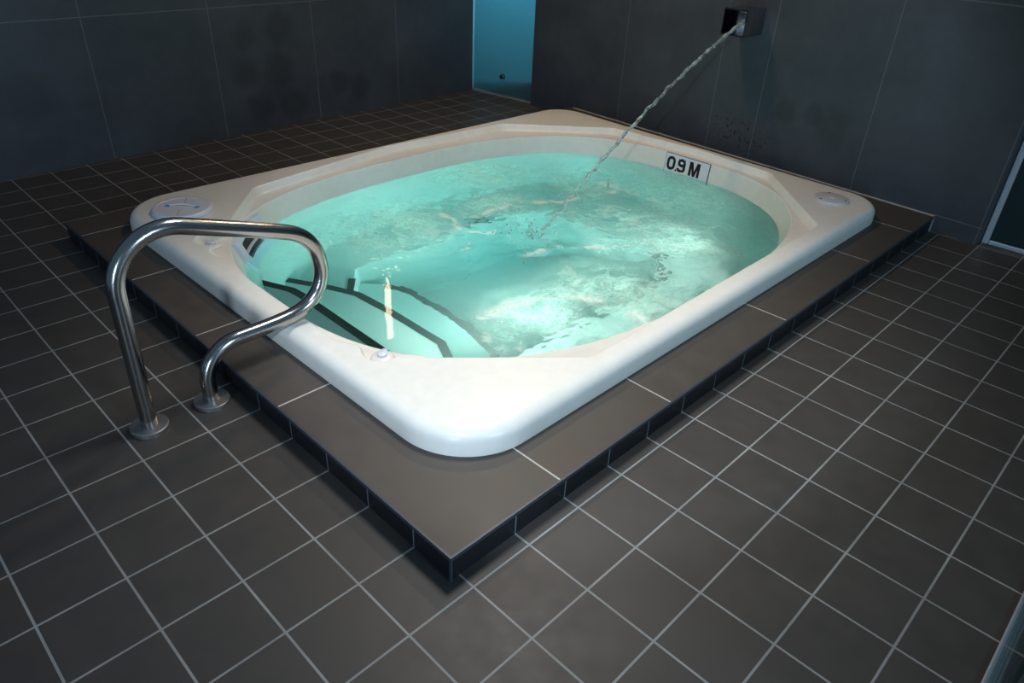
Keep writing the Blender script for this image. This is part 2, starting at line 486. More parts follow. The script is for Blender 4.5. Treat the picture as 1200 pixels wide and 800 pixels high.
# ------------------------------------------------------------------ tiled plinth
PZ = 0.42
pl = thing('tiled_plinth', 'low step of brown-grey tiles with dark tiled sides coloured near black for shade surrounding the white spa', 'plinth', (-0.15, 0.25, 0.0))
ox0, oy0, oy1 = -0.15, 0.25, 13.86
ix0, ix1, iy0, iy1 = 1.36, 15.45, 1.68, 12.7
rx = onB(0.25) - 0.02
po = [(ox0, oy0), (rx, oy0), (onB(oy1) - 0.02, oy1), (ox0, oy1)]
pi_ = [(ix0, iy0), (ix1, iy0), (ix1, iy1), (ix0, iy1)]
top = MB()
top.add([(x, y, PZ) for x, y in po] + [(x, y, PZ) for x, y in pi_] + [(x, y, PZ - 0.06) for x, y in po] + [(x, y, PZ - 0.06) for x, y in pi_],
        [(i, (i + 1) % 4, 4 + (i + 1) % 4, 4 + i) for i in range(4)] + [(8 + i, 12 + i, 12 + (i + 1) % 4, 8 + (i + 1) % 4) for i in range(4)]
        + [(i, 8 + i, 8 + (i + 1) % 4, (i + 1) % 4) for i in range(4)] + [(4 + i, 4 + (i + 1) % 4, 12 + (i + 1) % 4, 12 + i) for i in range(4)])
o = obj('plinth_top', top, M_plinth, pl, bevel=0.008)
# materials are laid out in world tiles, so keep the part origins at the world origin of the grid


def regrid(o):
    w = Vector((0, 0, 0)); q = o
    while q is not None: w += Vector(q.location); q = q.parent
    for v in o.data.vertices: v.co += w
    o.location = Vector(o.location) - w


regrid(o)
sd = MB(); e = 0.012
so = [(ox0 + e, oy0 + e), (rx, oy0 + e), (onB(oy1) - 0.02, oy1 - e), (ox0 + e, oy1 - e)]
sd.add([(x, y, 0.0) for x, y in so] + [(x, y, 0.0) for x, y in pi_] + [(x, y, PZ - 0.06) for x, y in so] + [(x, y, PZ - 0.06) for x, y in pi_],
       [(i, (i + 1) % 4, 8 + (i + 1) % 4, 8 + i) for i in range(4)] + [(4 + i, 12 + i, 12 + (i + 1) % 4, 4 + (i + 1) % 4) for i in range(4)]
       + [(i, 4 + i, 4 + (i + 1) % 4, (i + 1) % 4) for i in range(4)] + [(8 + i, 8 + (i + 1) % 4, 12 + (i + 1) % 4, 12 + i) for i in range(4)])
o = obj('plinth_side', sd, M_plinth_side, pl); o['label'] = 'dark riser tiles with their shade put into the colour'; regrid(o)
et = MB()
et.box(ox0 - 0.012, rx, oy0 - 0.012, oy0 + 0.02, PZ - 0.055, PZ + 0.004)
et.box(ox0 - 0.012, ox0 + 0.02, oy0 + 0.02, oy1, PZ - 0.055, PZ + 0.004)
et.box(ox0 - 0.014, ox0 + 0.018, oy0 - 0.014, oy0 + 0.018, 0.0, PZ - 0.055)
o = obj('edge_trim', et, M_trim, pl); o['label'] = 'thin grey metal edge trim'
st = MB()
st.add([(onB(0.25) - 0.05, 0.25, PZ + 0.001), (onB(0.25) - 0.01, 0.25, PZ + 0.03), (onB(13.8) - 0.01, 13.8, PZ + 0.03), (onB(13.8) - 0.05, 13.8, PZ + 0.001)], [(0, 1, 2, 3)])
st.box(rx - 0.03, rx + 0.0, oy0 - 0.02, oy0 + 0.012, 0.0, PZ)
obj('sealant_bead', st, M_seal, pl)

# ------------------------------------------------------------------ spa tub
NTH = 720
CC = (8.4, 7.0)
TH = [2 * PI * i / NTH for i in range(NTH)]
AX, AY, AN = 7.0, 5.28, 2.7


def sup(th, s=1.0):
    c, q = math.cos(th), math.sin(th)
    r = (abs(c) ** AN + abs(q) ** AN) ** (-1 / AN)
    return (CC[0] + AX * s * r * c, CC[1] + AY * s * r * q)


def dirs(th):
    return math.cos(th) * AX, math.sin(th) * AY


def cast(poly, circles=()):
    """star-shaped outline sampled along the same rays for every ring"""
    out = []
    n = len(poly)
    for th in TH:
        dx, dy = dirs(th); best = None
        for i in range(n):
            x1, y1 = poly[i][0] - CC[0], poly[i][1] - CC[1]; x2, y2 = poly[(i + 1) % n][0] - CC[0], poly[(i + 1) % n][1] - CC[1]
            ex, ey = x2 - x1, y2 - y1; den = dx * ey - dy * ex
            if abs(den) < 1e-12: continue
            t = (x1 * ey - y1 * ex) / den; u = (x1 * dy - y1 * dx) / den
            if t > 0 and -1e-9 <= u <= 1 + 1e-9: best = t if best is None else max(best, t)
        for (px, py, pr) in circles:
            px, py = px - CC[0], py - CC[1]
            A = dx * dx + dy * dy; B = dx * px + dy * py; Cc = px * px + py * py - pr * pr
            D = B * B - A * Cc
            if D > 0: best = max(best, (B + math.sqrt(D)) / A)
        out.append(best)
    return out


def smooth(r, k, it=1):
    n = len(r)
    for _ in range(it):
        r = [sum(r[(i + j) % n] for j in range(-k, k + 1)) / (2 * k + 1) for i in range(n)]
    return r


def ring(r, z, s=1.0):
    return [(CC[0] + dirs(th)[0] * q * s, CC[1] + dirs(th)[1] * q * s, z) for th, q in zip(TH, r)]


def round_poly(P, R, seg=14):
    out = []; n = len(P)
    for i in range(n):
        a, b, c = Vector(P[i - 1]), Vector(P[i]), Vector(P[(i + 1) % n])
        u, v = (a - b).normalized(), (c - b).normalized(); an = u.angle(v)
        d = R[i] / math.tan(an / 2); ce = b + (u + v).normalized() * (R[i] / math.sin(an / 2))
        p0, p1 = b + u * d - ce, b + v * d - ce
        a0 = math.atan2(p0.y, p0.x); a1 = math.atan2(p1.y, p1.x); da = (a1 - a0 + PI) % (2 * PI) - PI
        for k in range(seg + 1):
            t = a0 + da * k / seg; out.append((ce.x + R[i] * math.cos(t), ce.y + R[i] * math.sin(t)))
    return out


def inset(P, d):
    """move every edge of a convex polygon inwards by d"""
    n = len(P); out = []
    for i in range(n):
        a, b, c = Vector(P[i - 1]), Vector(P[i]), Vector(P[(i + 1) % n])
        n1 = (b - a).normalized(); n1 = Vector((-n1.y, n1.x)); n2 = (c - b).normalized(); n2 = Vector((-n2.y, n2.x))
        h = (n1 + n2).normalized(); out.append(tuple(b + h * (d / h.dot(n1))))
    return out


OUT = [(0.83, 1.17), (15.88, 1.17), (16.42, 13.22), (0.74, 13.27)]
ORAD = [1.25, 1.0, 1.0, 1.25]
DZ, LZ = 0.85, 0.66
VALVES = [(1.66, 4.05), (1.58, 9.96)]
OCT = [(1.24, 4.75), (2.1, 3.32), (4.1, 1.57), (8.4, 1.60), (12.75, 1.64), (15.5, 4.33), (15.80, 6.9), (15.60, 10.1), (12.92, 12.72), (8.4, 13.0), (3.75, 12.22), (1.24, 9.42)]
spa = thing('spa_tub', 'large cream-white spa bath full of bubbling turquoise water, set in the tiled plinth', 'hot tub', (8.4, 7.0, PZ))


def outer(d, z):
    P = inset(OUT, d)
    return ring(cast(round_poly(P, [max(0.15, r - d) for r in ORAD])), z)


rings = [outer(0.0, PZ + 0.002), outer(-0.005, 0.50), outer(0.0, 0.62)]
FR = 0.22
for k in range(1, 9):
    a = PI / 2 * k / 8
    rings.append(outer(FR * (1 - math.cos(a)), DZ - FR + FR * math.sin(a)))
ro = cast(OCT, [(x, y, 0.36) for x, y in VALVES]); ro = smooth(ro, 1, 2)
n0 = rings[-1]; r_in = ring(ro, DZ)
rings.append([(a[0] * .5 + b[0] * .5, a[1] * .5 + b[1] * .5, DZ) for a, b in zip(n0, r_in)])
sh = MB(); sh.loft(rings + [r_in])
# step from deck down to ledge, rounded top and bottom
lo = [sup(th) for th in TH]


def between(a, b, t, z): return [(p[0] + (q[0] - p[0]) * t, p[1] + (q[1] - p[1]) * t, z) for p, q in zip(a, b)]


def shrink(r, d):
    out = []
    for (th, q) in zip(TH, r):
        dx, dy = dirs(th); out.append(q - d / math.hypot(dx, dy))
    return out


prof = [(0.0, DZ), (0.02, DZ - 0.006), (0.04, DZ - 0.03), (0.075, LZ + 0.05), (0.10, LZ + 0.015), (0.13, LZ)]
steps = []
rl = cast([(p[0], p[1]) for p in lo])
for d, z in prof:
    rr = [max(a, b + 0.002) for a, b in zip(shrink(ro, d), [q + (0.10 * (prof[-1][0] - d) / 0.13) / 7 for q in rl])]
    steps.append(ring(rr, z))
lipr = []
for d, z in ((0.04, LZ), (0.012, LZ - 0.006), (0.0, LZ - 0.03)):
    lipr.append(ring([q + d / math.hypot(*dirs(th)) for q, th in zip(rl, TH)], z))
sh.loft([r_in] + steps[1:] + lipr)
obj('shell', sh, M_acrylic, spa, smooth=50)['label'] = 'cream acrylic rim with rounded outer edge'


def wall_s(z): return 1 - 0.06 * (0.65 - z)


SEAT, FLOOR = -1.9, -4.3
PIT = [(4.0, 5.1), (4.9, 4.35), (10.4, 4.35), (11.3, 5.2), (11.3, 8.7), (10.4, 9.6), (4.9, 9.6), (4.0, 8.6)]
tb = MB()
rr = [ring(rl, LZ - 0.03)]
for z in (0.4, 0.15, -0.2, -0.7, -1.2, -1.6): rr.append([(*sup(th, wall_s(z)), z) for th in TH])
rr.append([(*sup(th, wall_s(SEAT) - 0.01), SEAT + 0.06) for th in TH])
rr.append([(*sup(th, wall_s(SEAT) - 0.03), SEAT) for th in TH])
rp = smooth(cast(PIT), 2, 1)
rr += [ring(shrink(rp, -0.12), SEAT), ring(shrink(rp, -0.03), SEAT - 0.02), ring(rp, SEAT - 0.12), ring(shrink(rp, 0.15), FLOOR + 0.3), ring(shrink(rp, 0.45), FLOOR)]
tb.loft(rr)
tb.add(rr[-1], [tuple(range(NTH))])
obj('basin', tb, M_tub, spa, smooth=50).cycles.is_caustics_receiver = True

# entry steps across the left end, with black non-slip nosing strips
S1 = [(1.0, 10.0), (2.15, 9.72), (2.70, 8.6), (2.70, 5.3), (2.35, 4.2), (1.0, 3.8)]
S2 = [(1.0, 10.6), (3.20, 10.05), (4.15, 8.3), (4.22, 5.55), (3.95, 5.0), (3.3, 3.6), (1.0, 3.4)]
S3 = [(3.6, 9.6), (4.6, 9.75), (5.25, 9.1), (5.62, 8.4), (5.66, 6.4), (5.40, 5.1), (4.6, 4.4), (3.6, 4.6)]


def clip_to_wall(poly, s):
    out = []
    for x, y in poly:
        u, v = (x - CC[0]) / AX, (y - CC[1]) / AY
        k = (abs(u) ** AN + abs(v) ** AN) ** (1 / AN)
        if k > s: x, y = CC[0] + (x - CC[0]) * s / k, CC[1] + (y - CC[1]) * s / k
        out.append((x, y))
    return out


def dens(poly, n=8):
    out = []
    for i in range(len(poly)):
        a, b = poly[i], poly[(i + 1) % len(poly)]
        out += [(a[0] + (b[0] - a[0]) * k / n, a[1] + (b[1] - a[1]) * k / n) for k in range(n)]
    return out


for poly, z0, z1 in ((S1, SEAT, -0.62), (S2, SEAT + 0.0, -1.62), (S3, FLOOR, -2.62)):
    P = clip_to_wall(dens(poly), 0.93)
    area = sum(P[i - 1][0] * P[i][1] - P[i][0] * P[i - 1][1] for i in range(len(P)))
    if area < 0: P = P[::-1]
    obj('entry_step', MB().prism(P, z0, z1), M_tub, spa, bevel=0.03).cycles.is_caustics_receiver = True


def strip(path, w, z, h=0.008):
    m = MB(); P = [Vector(q) for q in path]; L = []; R = []
    for i, p in enumerate(P):
        d1 = (p - P[i - 1]).normalized() if i else (P[1] - p).normalized()
        d2 = (P[i + 1] - p).normalized() if i < len(P) - 1 else d1
        n1 = Vector((-d1.y, d1.x)); n2 = Vector((-d2.y, d2.x)); k = (n1 + n2).normalized(); q = k / max(0.5, k.dot(n1)) * w / 2
        L.append(p + q); R.append(p - q)
    n = len(P)
    vs = [(*a, z + h) for a in L] + [(*a, z + h) for a in R] + [(*a, z) for a in L] + [(*a, z) for a in R]
    fs = []
    for i in range(n - 1):
        fs += [(i, i + 1, n + i + 1, n + i), (i, 2 * n + i, 2 * n + i + 1, i + 1), (n + i, n + i + 1, 3 * n + i + 1, 3 * n + i)]
    fs += [(0, n, 3 * n, 2 * n), (n - 1, 3 * n - 1, 4 * n - 1, 2 * n - 1)]
    m.add(vs, fs); return m


SW = 0.20
for path, z in (([(2.12, 9.70), (2.58, 8.68), (2.62, 8.3), (2.62, 5.35)], -0.618),
                ([(3.16, 9.95), (3.70, 9.05), (4.03, 8.35), (4.12, 7.4), (4.18, 5.55), (3.95, 5.06), (3.7, 4.5)], -1.618),
                ([(5.25, 9.0), (5.54, 8.45), (5.60, 6.4), (5.34, 5.1), (4.9, 4.7)], -2.618)):
    obj('nosing_strip', strip(path, SW, z), M_black, spa)['label'] = 'black non-slip strip on a step edge'
for path in ([(3.98, 8.62), (4.5, 9.25)], [(8.7, 9.72), (9.7, 9.72)], [(11.4, 5.1), (10.5, 4.25)], [(10.2, 4.23), (8.6, 4.23)]):
    obj('seat_edge_strip', strip(path, 0.17, SEAT + 0.002), M_black, spa)['label'] = 'black strip along the underwater seat edge'

# air control knobs on the ledge
for (x, y), rot in zip(VALVES, (0.6, 2.2)):
    v = obj('air_control_knob', MB().lathe([(0.0, 0.0), (0.20, 0.0), (0.205, 0.02), (0.19, 0.055), (0.15, 0.08), (0.0, 0.09)], (x, y, LZ - 0.005), 36), M_offwhite, spa, smooth=45)
    lv = MB(); c, s_ = math.cos(rot), math.sin(rot); pts = []
    for i in range(24):
        a = 2 * PI * i / 24; r = 0.085 * (1 + 0.9 * max(0, math.cos(a)) ** 6)
        pts.append((x + r * math.cos(a + rot), y + r * math.sin(a + rot)))
    lv.loft([[(px, py, LZ + 0.06) for px, py in pts], [(px, py, LZ + 0.115) for px, py in pts],
             [(x + (px - x) * .8, y + (py - y) * .8, LZ + 0.13) for px, py in pts]], True, True, True)
    obj('knob_lever', lv, M_white, v, smooth=45)

# skimmer plate in the basin wall, by the left corner
th0, th1 = 2.315, 2.60


def wp(th, z, out=0.0):
    x, y = sup(th, wall_s(z)); d = Vector((CC[0] - x, CC[1] - y)).normalized() * out
    return (x + d.x, y + d.y, z)


def wall_patch(ta, tb_, za, zb, o0, o1, n=10):
    m = MB(); ts = [ta + (tb_ - ta) * i / n for i in range(n + 1)]
    m.loft([[wp(t, za, o0) for t in ts], [wp(t, zb, o0) for t in ts], [wp(t, zb, o1) for t in ts], [wp(t, za, o1) for t in ts], [wp(t, za, o0) for t in ts]], close=False)
    for t in (ta, tb_):
        m.add([wp(t, za, o0), wp(t, zb, o0), wp(t, zb, o1), wp(t, za, o1)], [(0, 1, 2, 3)])
    return m


sk = MB()
for a in ((th0, th0 + .06, -.35, .60), (th1 - .06, th1, -.35, .60), (th0 + .06, th1 - .06, .44, .60), (th0 + .06, th1 - .06, -.35, .0)):
    q = wall_patch(*a, 0.0, 0.09); sk.add(q.v, q.f)
skim = obj('skimmer_plate', sk, M_white, spa, smooth=40); skim['label'] = 'white skimmer frame around a dark sheet coloured as its shaded opening'
obj('opening_shade', wall_patch(th0 + .06, th1 - .06, .0, .44, 0.0, 0.03), M_dark, skim)  # solid dark sheet painted for the shade inside the opening
sk = wall_patch(th0 + .07, th1 - .07, .18, .21, 0.02, 0.08); obj('weir_flap', sk, M_lid, skim, smooth=40)

# unseen lamps and bezels added in the near basin wall to brighten the tub
for th, lz, en, r, ax, ay in ((3.80, -0.95, 6.0, 0.4, 8, 9), (4.02, -1.0, 6.0, 0.4, 8, 12), (4.22, -0.95, 5.0, 0.4, 8, 12), (4.38, -0.9, 7.5, 0.4, 1.6, 9.0),
                              (4.58, -0.95, 3.5, 0.4, 8, 12), (4.82, -0.95, 4.5, 0.4, 12, 12), (5.05, -0.95, 5.0, 0.4, 14, 12)):
    p = wp(th, lz, 0.12); q = (ax, ay, lz)
    lamp('added_underwater_lamp', 'AREA', p, (q[0], q[1], lz), en * 1.25, (1.0, 1.0, 0.92), size=0.28 * r / 0.4 * 0.5, spread=math.radians(100))
    d = (Vector(wp(th, lz, 5.0)) - Vector(p)).normalized(); s_ = Vector((-d.y, d.x, 0))
    m = MB(); m.frame(wp(th, lz, 0.0), s_, (0, 0, 1), (d.x, d.y, 0), MB().lathe([(0.0, 0.0), (r, 0.0), (r, 0.06), (r - .04, 0.10), (r - .08, 0.06), (0.0, 0.06)], n=36))
    obj('added_lamp_bezel', m, M_white, spa, smooth=40)

# ------------------------------------------------------------------ water body
rngp = np.random.RandomState(7)
TAB = rngp.rand(256, 256)


def vnoise(x, y, sc, seed=0):
    x = x * sc + seed * 17.3; y = y * sc + seed * 9.1
    xi = np.floor(x).astype(int); yi = np.floor(y).astype(int); fx = x - xi; fy = y - yi
    fx = fx * fx * fx * (fx * (fx * 6 - 15) + 10); fy = fy * fy * fy * (fy * (fy * 6 - 15) + 10)
    g = lambda a, b: TAB[a % 256, b % 256]
    return (g(xi, yi) * (1 - fx) + g(xi + 1, yi) * fx) * (1 - fy) + (g(xi, yi + 1) * (1 - fx) + g(xi + 1, yi + 1) * fx) * fy


def fbm(x, y, sc, seed=0, o=5, r=0.55):
    v = 0; a = 1; t = 0
    for k in range(o):
        v = v + a * vnoise(x, y, sc * 2 ** k, seed + k); t += a; a *= r
    return v / t


ZW = 0.15
# upwelling bubble plumes: x, y, radius, cloud, rippling
PLUME = [(5.9, 9.3, 1.7, .62, .7), (8.9, 8.9, 1.3, .60, .8), (10.2, 10.7, 1.4, .62, .6), (12.3, 8.3, 1.5, .62, .7), (13.4, 6.0, 1.4, .45, .6), (10.6, 6.2, 1.1, .50, .8),
         (10.9, 4.0, 1.3, .55, .8), (7.3, 3.7, 1.4, .72, .9), (5.1, 3.5, 1.2, .70, 1.0), (3.7, 9.6, 1.0, .30, .3), (8.2, 7.0, .9, .45, .9), (9.3, 5.0, .9, .45, .8)]
NR = 230; NT_ = 720
tt = np.array(TH)
c_, s_ = np.cos(tt), np.sin(tt)
rr_ = (np.abs(c_) ** AN + np.abs(s_) ** AN) ** (-1 / AN)
rad = (np.linspace(0, 1, NR) ** 0.75)[:, None]
sW = 0.985
X = CC[0] + AX * sW * rr_ * c_ * rad; Y = CC[1] + AY * sW * rr_ * s_ * rad
rip = np.zeros_like(X); cloud = np.zeros_like(X)
H = np.zeros_like(X)
for px, py, pr_, pc, pw in PLUME:
    d2 = ((X - px) ** 2 + (Y - py) ** 2) / pr_ ** 2
    gq = np.exp(-d2 * 1.1)
    rip = np.maximum(rip, pw * np.exp(-d2 * 0.55))
    wob = 1.0 + 0.9 * (fbm(X, Y, 0.55, 3) - 0.5)
    cloud = np.maximum(cloud, pc * np.clip(1.25 * np.exp(-d2 * 1.3 * wob ** 2) - 0.06, 0, 1))
    H += 0.035 * pw * gq
    dd = np.sqrt(d2) * pr_
    H += 0.010 * pw * np.exp(-d2 * 0.35) * np.sin(dd * 11 + 5 * fbm(X, Y, 0.5, 11))
calm = np.clip((X - 3.5) / 2.2, 0.05, 1) * np.ones_like(X); calm = np.maximum(calm, np.clip((Y - 8.6) / 1.6, 0, 0.8) * np.clip((X - 2.4) / 1.5, 0, 1))
amp = (0.16 + rip) * calm
H = H * calm
H += amp * (0.10 * (fbm(X, Y, 1.5, 21, 3) - 0.5) + 0.065 * (fbm(X, Y, 4.2, 31, 3) - 0.5) + 0.02 * (fbm(X, Y, 11.0, 41, 2) - 0.5))
edge = np.clip((1 - rad) / 0.06, 0, 1) ** 0.5 * np.ones_like(X)
# warped noise makes the torn, marbled edge of the clouds and the white foam threads
wx = X + 1.6 * (fbm(X, Y, 0.6, 51) - 0.5); wy = Y + 1.6 * (fbm(X, Y, 0.6, 61) - 0.5)
tex = fbm(wx, wy, 1.3, 71, 6, 0.62)
CL = np.clip(cloud * np.clip((tex - 0.22) / 0.40, 0.15, 1.1) + 0.18 * calm * (1 - np.exp(-(((X - 6.6) / 3.0) ** 2 + ((Y - 6.6) / 1.7) ** 2) ** 1.5)), 0, 0.85)
rd = 1 - np.abs(2 * fbm(wx, wy, 0.55, 81, 4, 0.5) - 1)
th_ = 0.6 * np.clip((rd - 0.92) / 0.08, 0, 1) * np.clip(rip * 1.2 - 0.25, 0, 1) * np.clip((tex - 0.35) / 0.2, 0, 1) * np.clip((X - 4.2) / 1.2, 0, 1)


def streak(path, w, a):
    global th_
    w_ = w * (0.5 + 1.1 * fbm(X, Y, 1.8, 91, 4))
    best = np.full_like(X, 9.0)
    for (x0, y0), (x1, y1) in zip(path, path[1:]):
        dx, dy = x1 - x0, y1 - y0; L = dx * dx + dy * dy
        t = np.clip(((wx2 - x0) * dx + (wy2 - y0) * dy) / L, 0, 1)
        best = np.minimum(best, np.hypot(wx2 - x0 - t * dx, wy2 - y0 - t * dy))
    th_ = np.maximum(th_, a * np.exp(-(best / w_) ** 2) * np.clip((fbm(wx, wy, 2.4, 121, 4, 0.6) - 0.36) / 0.22, 0, 1))


wx2 = X + 0.55 * (fbm(X, Y, 1.1, 101) - 0.5); wy2 = Y + 0.55 * (fbm(X, Y, 1.1, 111) - 0.5)
STREAKS = [([(6.27, 7.89), (6.16, 7.16), (6.58, 7.18), (6.87, 7.58)], .10, .8), ([(7.89, 8.50), (9.13, 8.42), (10.37, 7.99), (11.32, 7.55), (12.12, 7.26)], .16, .8),
           ([(7.25, 5.99), (7.89, 5.76), (8.71, 5.39), (9.44, 4.65)], .12, .75), ([(4.42, 4.65), (5.34, 4.64), (6.20, 4.24), (6.77, 3.55), (6.85, 2.72), (6.62, 2.19)], .20, .9),
           ([(4.24, 4.45), (3.97, 3.85), (4.15, 3.25)], .18, .75), ([(10.42, 4.09), (10.79, 3.71), (11.07, 3.28)], .12, .6), ([(7.32, 9.20), (7.18, 8.14), (7.61, 7.51)], .12, .8),
           ([(12.46, 8.17), (12.51, 6.95), (12.52, 6.07)], .14, .6)]
for pth, w, a in STREAKS: streak(pth, w * 0.8, a)
CL *= edge; th_ *= edge
Z = ZW + H * edge
nv = NR * NT_
wm = MB()
verts = np.stack([X, Y, Z], -1).reshape(-1, 3)
bot = [(CC[0] + AX * sW * r * c, CC[1] + AY * sW * r * s, FLOOR - 0.3) for r, c, s in zip(rr_, c_, s_)]
idx = np.arange(nv).reshape(NR, NT_)
a = idx[:-1]; b = np.roll(idx, -1, 1)[:-1]; c = np.roll(idx, -1, 1)[1:]; d = idx[1:]
quads = np.stack([a, b, c, d], -1).reshape(-1, 4)[:, ::-1]
me = bpy.data.meshes.new('spa_water')
last = idx[-1]; bi = nv + np.arange(NT_)
side = np.stack([last, np.roll(last, -1), np.roll(bi, -1), bi], -1)[:, ::-1]
allv = np.concatenate([verts, np.array(bot)]) * U
faces = [tuple(int(i) for i in q) for q in np.concatenate([quads[NT_:], side])]
# the first ring collapses to one point: replace its quads by triangles
faces += [(int(idx[0, 0]), int(idx[1, i]), int(idx[1, (i + 1) % NT_])) for i in range(NT_)]
faces.append(tuple(int(i) for i in bi[::-1]))
me.from_pydata([tuple(v) for v in (allv - np.array([CC[0] * U, CC[1] * U, 0]))], [], faces)
me.materials.append(M_water)
fa = me.attributes.new('foam', 'FLOAT_VECTOR', 'POINT')
dat = np.zeros((len(allv), 3)); dat[:nv, 0] = CL.reshape(-1); dat[:nv, 1] = np.clip(th_, 0, 1).reshape(-1); dat[:nv, 2] = np.clip((0.15 + rip) * calm * calm, 0.02, 1).reshape(-1)
fa.data.foreach_set('vector', dat.reshape(-1))
bm = bmesh.new(); bm.from_mesh(me); loose = [v for v in bm.verts if not v.link_faces]; bmesh.ops.delete(bm, geom=loose, context='VERTS')
bmesh.ops.recalc_face_normals(bm, faces=bm.faces); bm.to_mesh(me); bm.free()
me.polygons.foreach_set('use_smooth', [True] * len(me.polygons)); me.set_sharp_from_angle(angle=math.radians(60))
wo = bpy.data.objects.new('spa_water', me); COL.objects.link(wo); wo.location = (CC[0] * U, CC[1] * U, 0)
wo.cycles.is_caustics_caster = True
tag(wo, 'churning turquoise water with pale clouds of bubbles filling the spa', 'water', kind='stuff')

# ------------------------------------------------------------------ handrail


def fillet(P, R, seg=14):
    P = [Vector(p) for p in P]; out = [P[0]]
    for i in range(1, len(P) - 1):
        a, b, c = P[i - 1], P[i], P[i + 1]; u, v = (a - b).normalized(), (c - b).normalized(); an = u.angle(v)
        d = R[i - 1] / math.tan(an / 2); ce = b + (u + v).normalized() * (R[i - 1] / math.sin(an / 2))
        p0, p1 = b + u * d - ce, b + v * d - ce; ang_ = p0.angle(p1)
        for k in range(seg + 1):
            t = k / seg
            out.append(ce + (p0 * math.sin((1 - t) * ang_) + p1 * math.sin(t * ang_)) / math.sin(ang_))
    out.append(P[-1]); return out


RY = 5.68
hr = thing('grab_rail', 'looped brushed stainless steel grab rail standing on the floor beside the spa', 'handrail', (-1.1, RY, 0.0))
p0 = fillet([(-1.615, RY, 0.0), (-1.545, RY, 3.42), (0.60, RY, 2.715)], [0.80])
p2 = fillet([(0.50, RY, 1.01), (-0.62, RY, 1.0), (-0.615, RY, 0.0)], [0.62])
key = [(0.20, 2.85), (0.60, 2.715), (0.98, 2.585), (1.24, 2.475), (1.43, 2.33), (1.57, 2.12), (1.635, 1.86), (1.63, 1.60), (1.53, 1.35), (1.31, 1.15), (0.98, 1.045), (0.50, 1.01), (0.1, 1.005)]
p1 = []
for i in range(1, len(key) - 2):
    a, b, c, d = (Vector((q[0], RY, q[1])) for q in key[i - 1:i + 3])
    for t in [j / 8 for j in range(8)]:
        p1.append(0.5 * (2 * b + (c - a) * t + (2 * a - 5 * b + 4 * c - d) * t * t + (3 * b - a - 3 * c + d) * t ** 3))
path = p0[:-1] + p1 + p2
obj('rail_tube', MB().tube(path, 0.125, 32), M_steel, hr, smooth=50)
for x in (-1.62, -0.61):
    f = obj('floor_flange', MB().lathe([(0.0, 0.085), (0.272, 0.085), (0.286, 0.072), (0.288, 0.0), (0.0, 0.0)], (x, RY, 0.0), 48), M_flange, hr, smooth=40)
    f['label'] = 'round steel floor flange'

# ------------------------------------------------------------------ lids on the deck
ld = thing('skimmer_lid', 'round pale lid with two small blue marks on the left corner of the spa deck', 'lid', (1.80, 11.82, DZ))
LC = (1.80, 11.82)
obj('lid_disc', MB().lathe([(0.0, 0.0), (0.64, 0.0), (0.655, 0.02), (0.65, 0.07), (0.62, 0.10), (0.58, 0.105), (0.57, 0.095), (0.0, 0.095)], (*LC, DZ), 64), M_white, ld, smooth=40)
hm = MB(); hz = DZ + 0.095
arc = [(LC[0] - 0.30 + 0.60 * i / 12, LC[1] + 0.0 + 0.05 * math.sin(PI * i / 12)) for i in range(13)]
vd = Vector((0.70, -0.71)); vn = Vector((0.71, 0.70))


def lid_pt(u, v): return (LC[0] + vd.x * u + vn.x * v, LC[1] + vd.y * u + vn.y * v)


hm.tube([(*lid_pt(-0.30 + 0.60 * i / 12, 0.05 + 0.03 * math.sin(PI * i / 12)), hz + 0.005 + 0.03 * math.sin(PI * i / 12)) for i in range(13)], 0.018, 10)
obj('lid_handle', hm, M_offwhite, ld, smooth=60)
for s_ in (-1, 1):
    a0 = [lid_pt(s_ * 0.33 + du, dv + 0.02) for du, dv in ((-.055, -.06), (.055, -.06), (.055, .05), (-.055, .05))]
    obj('blue_mark', MB().prism(a0, hz, hz + 0.006), M_blue, ld)['label'] = 'small blue square mark'
for (u0, v0, u1, v1) in ((-.02, .2, -.10, .55), (.02, -.2, .10, -.5)):
    cr = MB(); p, q = Vector(lid_pt(u0, v0)), Vector(lid_pt(u1, v1)); n_ = Vector((-(q - p).y, (q - p).x)).normalized() * 0.006
    cr.prism([tuple(p - n_), tuple(q - n_), tuple(q + n_), tuple(p + n_)], hz - 0.002, hz + 0.003)
    obj('score_line', cr, M_seal, ld)
ld2 = thing('access_cover', 'round grey screwed-down cover on the right corner of the spa deck', 'lid', (14.78, 2.24, DZ))
obj('cover_disc', MB().lathe([(0.0, 0.0), (0.43, 0.0), (0.44, 0.02), (0.43, 0.045), (0.40, 0.055), (0.0, 0.055)], (14.78, 2.24, DZ), 64), M_lid, ld2, smooth=40)
obj('centre_badge', MB().box(14.68, 14.88, 2.16, 2.32, DZ + 0.05, DZ + 0.062), M_white, ld2, bevel=0.02)
for k in range(3):
    a_ = 0.6 + k * 2 * PI / 3
    obj('screw', MB().lathe([(0.0, 0.0), (0.026, 0.0), (0.026, 0.012), (0.0, 0.016)], (14.78 + 0.36 * math.cos(a_), 2.24 + 0.36 * math.sin(a_), DZ + 0.052), 16), M_screw, ld2)

# ------------------------------------------------------------------ depth marker
TL, TR, BR, BL = (15.383, 7.736, 0.64), (15.376, 6.198, 0.63), (15.107, 6.091, -0.02), (15.155, 7.655, -0.02)
sg = thing('depth_marker', 'white 0.9M depth marker on the inner wall of the spa just above the water', 'sign', (15.2, 6.9, 0.0))
tl, tr, br, bl = map(Vector, (TL, TR, BR, BL))
sn = ((tr - tl).cross(bl - tl)).normalized()
if sn.x > 0: sn = -sn


